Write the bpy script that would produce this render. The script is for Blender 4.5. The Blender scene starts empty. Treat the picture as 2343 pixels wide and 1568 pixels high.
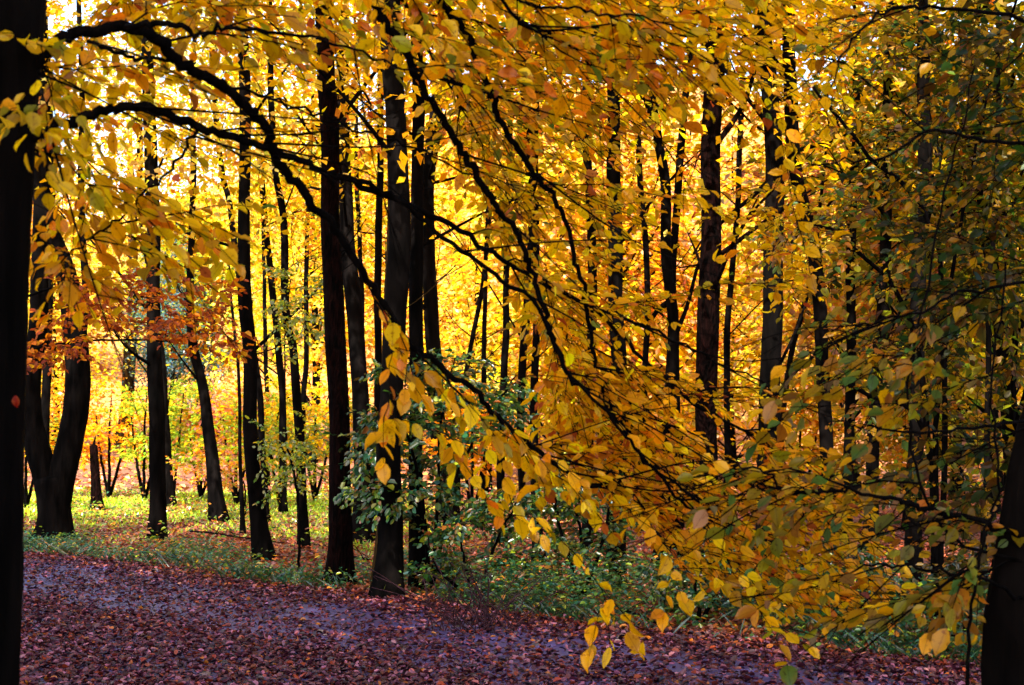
import bpy, math
import numpy as np
from mathutils import Vector
rng = np.random.default_rng(11)
C = bpy.context.scene.collection
# ------------------------------------------------------------------ camera, sky, sun, exposure
CAMH = 1.65; PITCH = math.atan(216/3473); FPX = 3473.0; CXP, CYP = 1171.0, 784.0
cam = bpy.data.cameras.new('camera'); cam.sensor_width = 23.6; cam.lens = 35.0
cam.clip_start = 0.05; cam.clip_end = 2000
cam.dof.use_dof = True; cam.dof.focus_distance = 13.0; cam.dof.aperture_fstop = 4.0
co = bpy.data.objects.new('camera', cam); C.objects.link(co)
co.location = (0, 0, CAMH); co.rotation_euler = (math.radians(90)+PITCH, 0, 0)
bpy.context.scene.camera = co
SUN_EL, SUN_AZ = 48.0, 196.0        # degrees; azimuth measured from +Y (the view direction) towards +X
world = bpy.data.worlds.new('World'); bpy.context.scene.world = world; world.use_nodes = True
wn = world.node_tree.nodes; wl = world.node_tree.links
sky = wn.new('ShaderNodeTexSky'); sky.sky_type = 'NISHITA'; sky.sun_disc = False
sky.sun_elevation = math.radians(SUN_EL); sky.sun_rotation = math.radians(SUN_AZ)
sky.dust_density = 3.0; sky.air_density = 1.0; sky.ozone_density = 1.0
bg = wn['Background']; wl.new(sky.outputs[0], bg.inputs[0]); bg.inputs[1].default_value = 0.15
sl = bpy.data.lights.new('sun', 'SUN'); sl.energy = 4.0; sl.angle = math.radians(0.6); sl.color = (1, .93, .80)
so = bpy.data.objects.new('sun', sl); C.objects.link(so)
d = Vector((math.sin(math.radians(SUN_AZ))*math.cos(math.radians(SUN_EL)),
            math.cos(math.radians(SUN_AZ))*math.cos(math.radians(SUN_EL)), math.sin(math.radians(SUN_EL))))
so.rotation_euler = d.to_track_quat('Z', 'Y').to_euler(); so.location = (0, 0, 40)
vs = bpy.context.scene.view_settings
vs.view_transform = 'Standard'; vs.look = 'None'; vs.exposure = 2.42; vs.gamma = 1.0
cy = bpy.context.scene.cycles
cy.max_bounces = 6; cy.diffuse_bounces = 4; cy.glossy_bounces = 2; cy.transmission_bounces = 5
cy.transparent_max_bounces = 4; cy.caustics_reflective = False; cy.caustics_refractive = False

# ------------------------------------------------------------------ geometry helpers
fw = np.array([0, math.cos(PITCH), math.sin(PITCH)]); up_ = np.array([0, -math.sin(PITCH), math.cos(PITCH)])
def at(px, py, Y):
    dr = np.array([1, 0, 0])*(px-CXP)/FPX + up_*(CYP-py)/FPX + fw
    return np.array([0, 0, CAMH]) + dr*(Y/dr[1])
def proj(P):
    q = np.asarray(P) - np.array([0, 0, CAMH]); z = q@fw
    return CXP+FPX*q[..., 0]/z, CYP-FPX*(q@up_)/z
def gh(x, y):
    """ground height"""
    x = np.asarray(x, float); y = np.asarray(y, float)
    t = np.clip((y-46)/60, 0, 1.6)
    h = 11*t*t*(3-2*np.clip(t, 0, 1))/ (1+0.0*t)
    h = h*(1+0.25*np.sin(x*0.05+1)) + 0.06*np.sin(x*0.7+1.3)*np.sin(y*0.5)*np.clip((y-12)/10, 0, 1)
    return h + 0.22*np.clip((x-2)/8, 0, 1)*0
def path_edge(x):   # y of the far edge of the path
    xs = [-60, -7.5, -1.2, 1.2, 3.5, 12]; ys = [78, 22.6, 15.6, 12.9, 10.9, 5.5]
    return np.interp(x, xs, ys)
def onground(px, py):
    Y = CAMH/((py-1000)/FPX)
    for _ in range(8):
        p = at(px, py, Y); g = float(gh(p[0], Y)); Y = Y*(CAMH-g)/(CAMH-p[2]) if CAMH-p[2] > .05 else Y
    return at(px, py, Y)

def mesh_obj(name, V, F, mat, parent=None, cols=None, smooth=True):
    me = bpy.data.meshes.new(name)
    V = np.asarray(V, np.float32); 
    if isinstance(F, np.ndarray):
        k = F.shape[1]; n = len(F)
        me.vertices.add(len(V)); me.vertices.foreach_set('co', V.ravel())
        me.loops.add(n*k); me.loops.foreach_set('vertex_index', F.astype(np.int32).ravel())
        me.polygons.add(n); me.polygons.foreach_set('loop_start', np.arange(0, n*k, k, dtype=np.int32))
        me.update(calc_edges=True)
    else:
        me.from_pydata(V.tolist(), [], F)
    if smooth: me.polygons.foreach_set('use_smooth', np.ones(len(me.polygons), bool))
    if cols is not None:
        a = me.color_attributes.new('col', 'FLOAT_COLOR', 'POINT')
        c4 = np.ones((len(V), 4), np.float32); c4[:, :3] = cols; a.data.foreach_set('color', c4.ravel())
    me.materials.append(mat); me.validate()
    o = bpy.data.objects.new(name, me); C.objects.link(o)
    if parent is not None: o.parent = parent
    return o
def empty(name, loc, label, cat, group=None):
    o = bpy.data.objects.new(name, None); C.objects.link(o); o.location = [float(v) for v in loc]
    o.empty_display_size = .2; tag(o, label, cat, group); return o
def tag(o, label=None, cat=None, group=None, kind=None):
    if label: o['label'] = label
    if cat: o['category'] = cat
    if group: o['group'] = group
    if kind: o['kind'] = kind
    return o
def smooth_path(P, n):
    """Catmull-Rom resample; P (k, m)"""
    P = np.asarray(P, float); k = len(P)
    if k < 3: 
        t = np.linspace(0, 1, n)[:, None]; return P[0]*(1-t)+P[-1]*t
    Q = np.vstack([2*P[0]-P[1], P, 2*P[-1]-P[-2]])
    s = np.linspace(0, k-1-1e-6, n); i = s.astype(int); t = (s-i)[:, None]
    a, b, c, e = Q[i], Q[i+1], Q[i+2], Q[i+3]
    return .5*((2*b)+(-a+c)*t+(2*a-5*b+4*c-e)*t**2+(-a+3*b-3*c+e)*t**3)
class MB:
    def __init__(s): s.V = []; s.F = []; s.n = 0
    def tube(s, P, R, k=6, bump=0, flare=0, cap=True):
        P = np.asarray(P, float); n = len(P); R = np.broadcast_to(np.asarray(R, float), (n,))
        T = np.gradient(P, axis=0); T /= np.linalg.norm(T, axis=1)[:, None]+1e-9
        ref = np.array([0, 1., 0]) if abs(T[0][2]) > .6 else np.array([0, 0, 1.])
        U = np.cross(T, ref); U /= np.linalg.norm(U, axis=1)[:, None]+1e-9; W = np.cross(T, U)
        a = np.linspace(0, 2*math.pi, k, endpoint=False)
        RR = np.repeat(R[:, None], k, 1)
        if bump:
            ph = rng.uniform(0, 6.28, 4); z = np.arange(n)[:, None]*.35
            RR = RR*(1+bump*(np.sin(2*a+ph[0]+z*.6)+.7*np.sin(3*a+ph[1]-z*.8)+.5*np.sin(5*a+ph[2]+z*.25))
                     + rng.normal(0, bump*.35, (n, k)))
        if flare:
            ph = rng.uniform(0, 6.28); w = np.exp(-np.linalg.norm(P-P[0], axis=1)/(flare))[:, None]
            RR = RR*(1+w*(.55+.38*np.sin(4*a+ph)+.22*np.sin(7*a+ph*2)))
        V = P[:, None, :]+RR[..., None]*(np.cos(a)[None, :, None]*U[:, None, :]+np.sin(a)[None, :, None]*W[:, None, :])
        b = s.n; s.V.append(V.reshape(-1, 3)); idx = np.arange(n*k).reshape(n, k)+b
        f = np.stack([idx[:-1], np.roll(idx[:-1], -1, 1), np.roll(idx[1:], -1, 1), idx[1:]], -1).reshape(-1, 4)
        s.F.append(f); s.n += n*k
        if cap:   # closing point
            s.V.append(P[-1][None]+T[-1][None]*R[-1]*.6); m = s.n; s.n += 1
            last = idx[-1]; nx = np.roll(last, -1)
            s.F.append(np.stack([last, nx, np.full(k, m), np.full(k, m)], -1))
    def build(s, name, mat, parent=None, origin=None):
        V = np.vstack(s.V); F = np.vstack(s.F)
        if origin is not None: V = V-np.asarray(origin)
        q = F[F[:, 2] != F[:, 3]]; t = F[F[:, 2] == F[:, 3]][:, :3]
        return mesh_mixed(name, V, q, t, mat, parent)
def mesh_mixed(name, V, q, t, mat, parent):
    me = bpy.data.meshes.new(name); nq, nt = len(q), len(t)
    me.vertices.add(len(V)); me.vertices.foreach_set('co', V.astype(np.float32).ravel())
    me.loops.add(nq*4+nt*3); me.loops.foreach_set('vertex_index', np.concatenate([q.ravel(), t.ravel()]).astype(np.int32))
    me.polygons.add(nq+nt)
    me.polygons.foreach_set('loop_start', np.concatenate([np.arange(nq)*4, nq*4+np.arange(nt)*3]).astype(np.int32))
    me.update(calc_edges=True); me.polygons.foreach_set('use_smooth', np.ones(nq+nt, bool))
    me.materials.append(mat); me.validate()
    o = bpy.data.objects.new(name, me); C.objects.link(o)
    if parent is not None: o.parent = parent
    return o

# leaf templates: columns = along the midrib, sideways, normal
def tmpl_hi():
    L = [(0, 0, 0), (.2, 0, -.01), (.55, 0, -.02), (.85, 0, -.05), (1.03, 0, -.10)]
    rows = [(.12, .17), (.42, .31), (.72, .25), (.92, .09)]
    V = L+[(a, b, .07-.13*abs(a-.4)) for a, b in rows]+[(a, -b, .055-.13*abs(a-.4)) for a, b in rows]
    F = []
    for o in (5, 9):
        f = [(0, 1, o, o), (1, 2, o+1, o), (2, 3, o+2, o+1), (3, 4, o+3, o+2)]
        F += [tuple(reversed(q)) if o == 9 else q for q in f]
    edge = np.array([0]*5+[1]*8, float)
    T = []
    for q in F:
        q = list(dict.fromkeys(q))
        if len(q) == 3: T.append(q)
        else: T += [[q[0], q[1], q[2]], [q[0], q[2], q[3]]]
    return np.array(V, float), np.array(T), edge
def tmpl_mid():
    V = [(0, 0, 0), (.3, .27, .06), (.72, .24, .03), (1, 0, -.08), (.72, -.24, .03), (.3, -.27, .06)]
    return np.array(V, float), np.array([[0, 3, 2, 1], [0, 5, 4, 3]]), np.array([0, 1, 1, .6, 1, 1.])
def tmpl_low():
    V = [(0, 0, 0), (.45, .3, .05), (1, 0, -.04), (.5, -.3, .05)]
    return np.array(V, float), np.array([[0, 3, 2, 1]]), np.array([0, 1, .5, 1.])
HI, MID, LOW = tmpl_hi(), tmpl_mid(), tmpl_low()
def nrm(a): return a/(np.linalg.norm(a, axis=-1, keepdims=True)+1e-9)
def leaves(name, P, D, N, S, COL, mat, parent=None, T=MID, origin=None, curl=.5, brown=.25):
    """one mesh of leaves; P base point, D direction, N rough normal, S length, COL own colour"""
    P = np.asarray(P, float); n = len(P); D = nrm(np.asarray(D, float)); B = nrm(np.cross(N, D)); N = np.cross(D, B)
    tv, tf, te = T; k = len(tv)
    cu = 1+rng.normal(0, curl, (n, 1)); wd = rng.uniform(.85, 1.2, (n, 1))
    V = P[:, None]+S[:, None, None]*(tv[None, :, 0, None]*D[:, None]+(tv[None, :, 1]*wd)[..., None]*B[:, None]
                                     + (tv[None, :, 2]*cu*1.6)[..., None]*N[:, None])
    if origin is not None: V = V-np.asarray(origin)
    F = tf[None]+(np.arange(n)*k)[:, None, None]
    col = np.repeat(np.asarray(COL, float)[:, None], k, 1)
    br = (rng.random((n, 1, 1)) < brown)*rng.uniform(.3, .9, (n, 1, 1))*te[None, :, None]*rng.random((n, k, 1))
    col = col*(1-br)+np.array([.30, .07, .01])*br
    col = col*(1-.12*(1-te)[None, :, None])
    o = mesh_obj(name, V.reshape(-1, 3), F.reshape(-1, tf.shape[1]), mat, parent, col.reshape(-1, 3))
    if T is HI:
        at2 = o.data.attributes.new('leafuv', 'FLOAT_VECTOR', 'POINT'); uvw = np.zeros((n*k, 3), np.float32); uvw[:, 0] = np.tile(tv[:, 0], n); uvw[:, 1] = np.tile(tv[:, 1], n)
        at2.data.foreach_set('vector', uvw.ravel())
    return o
def pick(n, pal):
    """pal: list of (weight, (r,g,b)); returns colours with a little jitter"""
    w = np.array([p[0] for p in pal], float); c = np.array([p[1] for p in pal])
    i = rng.choice(len(pal), n, p=w/w.sum()); j = rng.choice(len(pal), n, p=w/w.sum()); t = rng.random((n, 1))*.4
    col = c[i]*(1-t)+c[j]*t
    return np.clip(col*rng.lognormal(0, .16, (n, 1))*rng.lognormal(0, .07, (n, 3)), 0, .95)
YEL = (.94, .58, .002); GOLD = (.92, .45, .001); OCH = (.52, .26, .001); ORA = (.84, .24, .003); RUST = (.40, .07, .01)
OLI = (.30, .26, .006); GRE = (.09, .20, .02); LIM = (.42, .50, .02); TEAL = (.03, .16, .09); PINK = (.62, .22, .16); DKG = (.04, .09, .015)
P_NEAR = [(6, YEL), (5, GOLD), (2, OCH), (1.2, OLI), (1.0, ORA), (.5, RUST), (.25, GRE)]
P_TOP = [(4, YEL), (4, GOLD), (3, OCH), (2.4, OLI), (2.2, ORA), (.9, RUST), (.5, GRE)]
P_ORA = [(5, GOLD), (3, (.90, .31, .002)), (3, YEL), (1.3, OCH), (.8, RUST)]
P_RUST = [(4, (.28, .045, .006)), (3, (.40, .08, .006)), (2, ORA), (1, GOLD)]
P_GREEN = [(4, (.035, .12, .01)), (3, (.010, .085, .045)), (1, (.22, .2, .005)), (3, (.012, .045, .008)), (.8, (.3, .36, .012)), (.5, (.4, .12, .01))]
P_RIGHT = [(3.5, (.22, .19, .004)), (3, (.40, .22, .002)), (1.6, (.25, .09, .005)), (3.2, (.06, .14, .02)), (.8, (.5, .14, .005)), (.8, (.22, .13, .06)), (.5, GOLD)]  # olive and ochre leaves, some right-hand shade put into the colour
P_SHADED = [(3, (.065, .052, .002)), (2.5, (.02, .05, .005)), (2, (.09, .033, .002)), (3, (.011, .028, .005)), (1.8, (.42, .22, .001))]  # shade of the right margin put into the leaf colours

# ------------------------------------------------------------------ materials
def mat_new(name):
    m = bpy.data.materials.new(name); m.use_nodes = True; nt = m.node_tree; nt.nodes.clear()
    return m, nt.nodes, nt.links
def leaf_mat(name, trans=.5, gloss=.06, rough=.35, spots=70, veins=False):
    m, N, L = mat_new(name)
    out = N.new('ShaderNodeOutputMaterial'); at_ = N.new('ShaderNodeAttribute'); at_.attribute_name = 'col'
    oi = N.new('ShaderNodeObjectInfo'); mul = N.new('ShaderNodeMix'); mul.data_type = 'RGBA'; mul.blend_type = 'MULTIPLY'
    mul.inputs[0].default_value = 1; L.new(at_.outputs['Color'], mul.inputs[6]); L.new(oi.outputs['Color'], mul.inputs[7])
    tc = N.new('ShaderNodeTexCoord'); no = N.new('ShaderNodeTexNoise'); no.inputs['Scale'].default_value = spots; no.inputs['Detail'].default_value = 2
    L.new(tc.outputs['Object'], no.inputs['Vector'])
    rp = N.new('ShaderNodeValToRGB'); rp.color_ramp.elements[0].position = .60; rp.color_ramp.elements[1].position = .70
    rp.color_ramp.elements[0].color = (1, 1, 1, 1); rp.color_ramp.elements[1].color = (.55, .40, .35, 1)
    L.new(no.outputs['Fac'], rp.inputs[0])
    m2 = N.new('ShaderNodeMix'); m2.data_type = 'RGBA'; m2.blend_type = 'MULTIPLY'; m2.inputs[0].default_value = 1
    L.new(mul.outputs[2], m2.inputs[6]); L.new(rp.outputs[0], m2.inputs[7])
    if veins:   # midrib and side veins, laid along each leaf's own length and width
        ua = N.new('ShaderNodeAttribute'); ua.attribute_name = 'leafuv'; sx = N.new('ShaderNodeSeparateXYZ'); L.new(ua.outputs['Vector'], sx.inputs[0])
        def mth(op, a, b=None, c=None):
            q = N.new('ShaderNodeMath'); q.operation = op
            for k_, v_ in enumerate((a, b, c)):
                if v_ is None: continue
                if isinstance(v_, (int, float)): q.inputs[k_].default_value = v_
                else: L.new(v_, q.inputs[k_])
            return q.outputs[0]
        av = mth('ABSOLUTE', sx.outputs[1]); mid = mth('LESS_THAN', av, .014)
        ph = mth('FRACT', mth('MULTIPLY', mth('SUBTRACT', sx.outputs[0], mth('MULTIPLY', av, .9)), 9.0)); lat = mth('LESS_THAN', ph, .13)
        f = mth('MINIMUM', mth('ADD', mth('MULTIPLY', mid, .5), mth('MULTIPLY', lat, .16)), .55)
        m4 = N.new('ShaderNodeMix'); m4.data_type = 'RGBA'; m4.blend_type = 'MULTIPLY'; L.new(f, m4.inputs[0]); L.new(m2.outputs[2], m4.inputs[6]); m4.inputs[7].default_value = (.45, .25, .3, 1); m2 = m4
    df = N.new('ShaderNodeBsdfDiffuse'); tr = N.new('ShaderNodeBsdfTranslucent'); gl = N.new('ShaderNodeBsdfGlossy')
    gl.inputs['Roughness'].default_value = rough; gl.inputs['Color'].default_value = (.9, .9, .95, 1)
    L.new(m2.outputs[2], df.inputs['Color']); L.new(m2.outputs[2], tr.inputs['Color'])
    a = N.new('ShaderNodeMixShader'); a.inputs[0].default_value = trans; L.new(df.outputs[0], a.inputs[1]); L.new(tr.outputs[0], a.inputs[2])
    b = N.new('ShaderNodeMixShader'); b.inputs[0].default_value = gloss; L.new(a.outputs[0], b.inputs[1]); L.new(gl.outputs[0], b.inputs[2])
    L.new(b.outputs[0], out.inputs['Surface']); return m
LEAF = leaf_mat('leaf_translucent', .6, .012)
LEAFV = leaf_mat('near_leaf_veined', .6, .012, .35, 70, True)
LEAFG = leaf_mat('leaf_glossy_green', .4, .05, .3)
LITTER = leaf_mat('leaf_litter', .12, .035, .4, 30)
def bark_mat(name, c1, c2, scale, bump, rough=.95, stretch=.25, spec=.02):
    m, N, L = mat_new(name); out = N.new('ShaderNodeOutputMaterial'); p = N.new('ShaderNodeBsdfPrincipled')
    tc = N.new('ShaderNodeTexCoord'); mp = N.new('ShaderNodeMapping'); mp.inputs['Scale'].default_value = (1, 1, stretch)
    L.new(tc.outputs['Object'], mp.inputs[0])
    n1 = N.new('ShaderNodeTexNoise'); n1.inputs['Scale'].default_value = scale; n1.inputs['Detail'].default_value = 6
    n2 = N.new('ShaderNodeTexVoronoi'); n2.inputs['Scale'].default_value = scale*1.6
    L.new(mp.outputs[0], n1.inputs['Vector']); L.new(mp.outputs[0], n2.inputs['Vector'])
    r = N.new('ShaderNodeValToRGB'); r.color_ramp.elements[0].position = .35; r.color_ramp.elements[1].position = .7
    r.color_ramp.elements[0].color = (*c1, 1); r.color_ramp.elements[1].color = (*c2, 1)
    L.new(n1.outputs['Fac'], r.inputs[0]); L.new(r.outputs[0], p.inputs['Base Color'])
    p.inputs['Roughness'].default_value = rough; p.inputs['Specular IOR Level'].default_value = spec
    ad = N.new('ShaderNodeMath'); ad.operation = 'ADD'; L.new(n1.outputs['Fac'], ad.inputs[0]); L.new(n2.outputs['Distance'], ad.inputs[1])
    b = N.new('ShaderNodeBump'); b.inputs['Strength'].default_value = bump; b.inputs['Distance'].default_value = .03
    L.new(ad.outputs[0], b.inputs['Height']); L.new(b.outputs[0], p.inputs['Normal']); L.new(p.outputs[0], out.inputs['Surface'])
    return m
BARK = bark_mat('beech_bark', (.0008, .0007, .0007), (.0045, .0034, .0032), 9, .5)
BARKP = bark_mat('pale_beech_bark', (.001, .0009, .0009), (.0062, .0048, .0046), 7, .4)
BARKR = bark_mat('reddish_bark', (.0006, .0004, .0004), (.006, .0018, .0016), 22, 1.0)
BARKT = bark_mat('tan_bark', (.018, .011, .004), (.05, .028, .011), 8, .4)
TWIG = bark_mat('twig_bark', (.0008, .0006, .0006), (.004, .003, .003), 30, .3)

def ground_mat():
    m, N, L = mat_new('woodland_floor'); out = N.new('ShaderNodeOutputMaterial'); p = N.new('ShaderNodeBsdfPrincipled')
    tc = N.new('ShaderNodeTexCoord')
    n = N.new('ShaderNodeTexNoise'); n.inputs['Scale'].default_value = 3; n.inputs['Detail'].default_value = 10; n.inputs['Roughness'].default_value = .75
    L.new(tc.outputs['Object'], n.inputs['Vector'])
    r = N.new('ShaderNodeValToRGB'); e = r.color_ramp.elements
    e[0].position = .3; e[0].color = (.03, .012, .008, 1); e[1].position = .75; e[1].color = (.28, .09, .03, 1)
    x = e.new(.52); x.color = (.11, .035, .018, 1)
    L.new(n.outputs['Fac'], r.inputs[0])
    a = N.new('ShaderNodeAttribute'); a.attribute_name = 'col'
    mx = N.new('ShaderNodeMix'); mx.data_type = 'RGBA'; mx.blend_type = 'MIX'
    sp = N.new('ShaderNodeSeparateColor'); L.new(a.outputs['Color'], sp.inputs[0]); L.new(sp.outputs[0], mx.inputs[0])
    n3 = N.new('ShaderNodeTexNoise'); n3.inputs['Scale'].default_value = 6; n3.inputs['Detail'].default_value = 8; L.new(tc.outputs['Object'], n3.inputs['Vector'])
    r3 = N.new('ShaderNodeValToRGB'); r3.color_ramp.elements[0].color = (.04, .08, .006, 1); r3.color_ramp.elements[1].color = (.20, .26, .02, 1)
    L.new(n3.outputs['Fac'], r3.inputs[0])
    L.new(r.outputs[0], mx.inputs[6]); L.new(r3.outputs[0], mx.inputs[7]); 
    mh = N.new('ShaderNodeMix'); mh.data_type = 'RGBA'; L.new(sp.outputs[1], mh.inputs[0]); L.new(mx.outputs[2], mh.inputs[6])
    r4 = N.new('ShaderNodeValToRGB'); r4.color_ramp.elements[0].position = .35; r4.color_ramp.elements[1].position = .65
    r4.color_ramp.elements[0].color = (.22, .07, .015, 1); r4.color_ramp.elements[1].color = (.55, .24, .05, 1)
    L.new(n3.outputs['Fac'], r4.inputs[0]); L.new(r4.outputs[0], mh.inputs[7]); L.new(mh.outputs[2], p.inputs['Base Color'])
    p.inputs['Roughness'].default_value = .9
    b = N.new('ShaderNodeBump'); b.inputs['Strength'].default_value = .8; b.inputs['Distance'].default_value = .05
    L.new(n.outputs['Fac'], b.inputs['Height']); L.new(b.outputs[0], p.inputs['Normal']); L.new(p.outputs[0], out.inputs['Surface']); return m
def path_mat():
    m, N, L = mat_new('violet_grit_path'); out = N.new('ShaderNodeOutputMaterial'); p = N.new('ShaderNodeBsdfPrincipled')
    tc = N.new('ShaderNodeTexCoord'); n = N.new('ShaderNodeTexNoise'); n.inputs['Scale'].default_value = 45; n.inputs['Detail'].default_value = 8
    n2 = N.new('ShaderNodeTexNoise'); n2.inputs['Scale'].default_value = 1.3; n2.inputs['Detail'].default_value = 3
    L.new(tc.outputs['Object'], n.inputs['Vector']); L.new(tc.outputs['Object'], n2.inputs['Vector'])
    r = N.new('ShaderNodeValToRGB'); r.color_ramp.elements[0].color = (.006, .004, .024, 1); r.color_ramp.elements[1].color = (.05, .034, .19, 1)
    ad = N.new('ShaderNodeMath'); ad.operation = 'MULTIPLY_ADD'; ad.inputs[1].default_value = .5; L.new(n.outputs['Fac'], ad.inputs[0])
    m3 = N.new('ShaderNodeMath'); m3.operation = 'MULTIPLY'; m3.inputs[1].default_value = .5; L.new(n2.outputs['Fac'], m3.inputs[0]); L.new(m3.outputs[0], ad.inputs[2])
    L.new(ad.outputs[0], r.inputs[0]); L.new(r.outputs[0], p.inputs['Base Color']); p.inputs['Roughness'].default_value = .55
    b = N.new('ShaderNodeBump'); b.inputs['Strength'].default_value = .6; b.inputs['Distance'].default_value = .01
    L.new(n.outputs['Fac'], b.inputs['Height']); L.new(b.outputs[0], p.inputs['Normal']); L.new(p.outputs[0], out.inputs['Surface']); return m

# ------------------------------------------------------------------ ground and path
def glade(x, y):    # 1 where the grass grows
    px = CXP+FPX*x/np.maximum(y, 1)
    a = np.clip((y-path_edge(x)-4+2.2*np.sin(x*1.1+y*.4)+1.2*np.sin(x*2.7-y*.8))/5, 0, 1)*np.clip((48-y)/6, 0, 1)
    b = np.clip((1050-px)/250, 0, 1)
    return a*b*np.clip(.75+.5*np.sin(x*.9+2)*np.sin(y*.45+1), 0, 1)
def grid(x0, x1, nx, y0, y1, ny, warp=1.0):
    xs = np.linspace(x0, x1, nx); t = np.linspace(0, 1, ny); ys = y0+(y1-y0)*t**warp
    X, Y = np.meshgrid(xs, ys); return X, Y
X, Y = grid(-160, 160, 161, -60, 260, 260)
V = np.stack([X, Y, gh(X, Y)], -1).reshape(-1, 3)
i = np.arange(X.size).reshape(X.shape); F = np.stack([i[:-1, :-1], i[:-1, 1:], i[1:, 1:], i[1:, :-1]], -1).reshape(-1, 4)
gc = np.zeros((len(V), 3)); gc[:, 0] = glade(V[:, 0], V[:, 1]); gc[:, 1] = np.clip((V[:, 1]-52)/15, 0, 1)
g = mesh_obj('ground', V, F, ground_mat(), None, gc); tag(g, kind='structure', label='leaf covered woodland floor rising behind the trees')
# path: a strip that follows the edge line, 4 mm and more above the ground
xs = np.linspace(-46, 11, 240); wv = np.linspace(0, 1, 10)
ed = path_edge(xs)+.12*np.sin(xs*2.3)+.07*np.sin(xs*5.1)-.35
V = []
for k in wv:
    V.append(np.stack([xs-2.6*k, ed-k*5.2-0.0*xs, gh(xs-2.6*k, ed-k*5.2)+.006], -1))
V = np.array(V).transpose(1, 0, 2).reshape(-1, 3); i = np.arange(240*10).reshape(240, 10)
F = np.stack([i[:-1, :-1], i[:-1, 1:], i[1:, 1:], i[1:, :-1]], -1).reshape(-1, 4)
pt = mesh_obj('path', V, F, path_mat()); tag(pt, kind='structure', label='violet grey woodland path under fallen leaves')

# leaf litter: real leaves lying on path and floor
def litter(name, n, samp, size, pal, label, tilt=.28, T=MID, zoff=.012):
    x, y = samp(n); n = len(x)
    P = np.stack([x, y, gh(x, y)+zoff+rng.uniform(0, .02, n)], -1)
    a = rng.uniform(0, 6.28, n); D = np.stack([np.cos(a), np.sin(a), rng.normal(0, tilt*.7, n)], -1)
    N = np.stack([rng.normal(0, tilt, n), rng.normal(0, tilt, n), np.ones(n)], -1)
    o = leaves(name, P, D, N, rng.uniform(*size, n), pick(n, pal), LITTER, T=T, curl=1.2, brown=.1)
    return tag(o, label, 'leaves', kind='stuff')
def frustum(n, y0, y1, cond, power=1.0):
    y = y0+(y1-y0)*rng.random(n)**power; x = (rng.random(n)*2-1)*.37*y+0*y
    k = cond(x, y); return x[k], y[k]
pn = lambda x, y: np.sin(x*1.9+.6*y)*np.sin(y*1.3-x*.7+1)+.6*np.sin(x*3.7+y*2.9)
P_PATH = [(5, (.065, .011, .026)), (4, (.042, .006, .010)), (2.8, (.28, .095, .16)), (3, (.04, .007, .01)), (2.6, (.2, .026, .008)), (.4, (.4, .12, .01)), (5, (.014, .005, .011))]
P_FLOOR = [(5, (.28, .055, .02)), (3, (.40, .11, .03)), (3, (.12, .025, .015)), (2, (.32, .12, .11)), (1, (.5, .2, .015))]
along = lambda x, y: path_edge(x)-y      # >0 on the path side
litter('path_leaf_litter', 150000, lambda n: frustum(n, 8.6, 24, lambda x, y: (along(x, y) > -.3) &
       (rng.random(len(x)) < np.clip(.66+.16*pn(x, y)+.10*np.sin(x*7+y*3)*np.sin(y*6.3-x*2)+.5*np.exp(-((along(x, y)-.4)/.7)**2)-.30*np.exp(-((along(x, y)-2.3)/1.5)**2)
                                     + .3*(along(x, y) > 3.9), .24, 1))), (.03, .068), P_PATH,
       'mauve and brown fallen leaves strewn over the path', .42)
litter('verge_leaf_litter', 26000, lambda n: frustum(n, 8.6, 24, lambda x, y: (along(x, y) > -.8) & (along(x, y) < 1.2) & (rng.random(len(x)) < np.exp(-np.abs(along(x, y)-.1)/.6))), (.04, .075),
       [(3, (.36, .06, .01)), (2, (.5, .14, .01)), (2, (.2, .03, .015)), (2, (.4, .15, .16))], 'rusty orange fallen leaves heaped along the far edge of the path', .45)
litter('woodland_leaf_litter', 85000, lambda n: frustum(n, 11, 46, lambda x, y: (along(x, y) < 0.1) & (rng.random(len(x)) > glade(x, y)*.8)),
       (.05, .09), P_FLOOR, 'russet fallen leaves under the trees', .35)
litter('hillside_leaf_litter', 24000, lambda n: frustum(n, 46, 100, lambda x, y: y > 0), (.2, .34),
       [(3, (.65, .24, .03)), (2, (.5, .15, .04)), (2, (.6, .3, .14)), (1, (.25, .09, .02))], 'pale orange leaves on the rising ground far back', .5, LOW)
# grass of the glade and fringe along the path
def grass(name, n, samp, h, pal, label, w=.012, lean=.45):
    x, y = samp(n); n = len(x); z = gh(x, y)
    a = rng.uniform(0, 6.28, n); hh = rng.uniform(*h, n); W = np.stack([np.cos(a), np.sin(a), 0*a], -1)*w*(y/18)[:, None]
    ln = np.stack([rng.normal(0, lean, n), rng.normal(0, lean, n), np.ones(n)], -1)*hh[:, None]
    B = np.stack([x, y, z], -1); Vv = np.stack([B-W, B+W, B+ln*.6+W*.6, B+ln*np.array([1.25, 1.25, 1])], 1).reshape(-1, 3)
    F = np.array([[0, 1, 2], [0, 2, 3]])[None]+(np.arange(n)*4)[:, None, None]
    return tag(mesh_obj(name, Vv, F.reshape(-1, 3), LEAFG, None, np.repeat(pick(n, pal), 4, 0)), label, 'grass', kind='stuff')
grass('glade_grass', 80000, lambda n: frustum(n, 17, 50, lambda x, y: (along(x, y) < -2) & (rng.random(len(x)) < glade(x, y))), (.03, .11),
      [(4, (.34, .55, .012)), (3, (.50, .64, .015)), (2, (.16, .32, .01)), (1, (.6, .45, .03))], 'bright green grass of the sunny glade')  # grass colour lifted to stand in for sun the crowns block
def edge_pts(n, d0, d1, xr=(-9, 5)):
    x = rng.uniform(*xr, n); y = path_edge(x)+d0+(d1-d0)*rng.random(n)**1.2; k = rng.random(n) < np.clip(.45+.7*np.sin(x*2.1+1)*np.sin(x*.9+y), .08, 1)
    return x[k], y[k]
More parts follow.
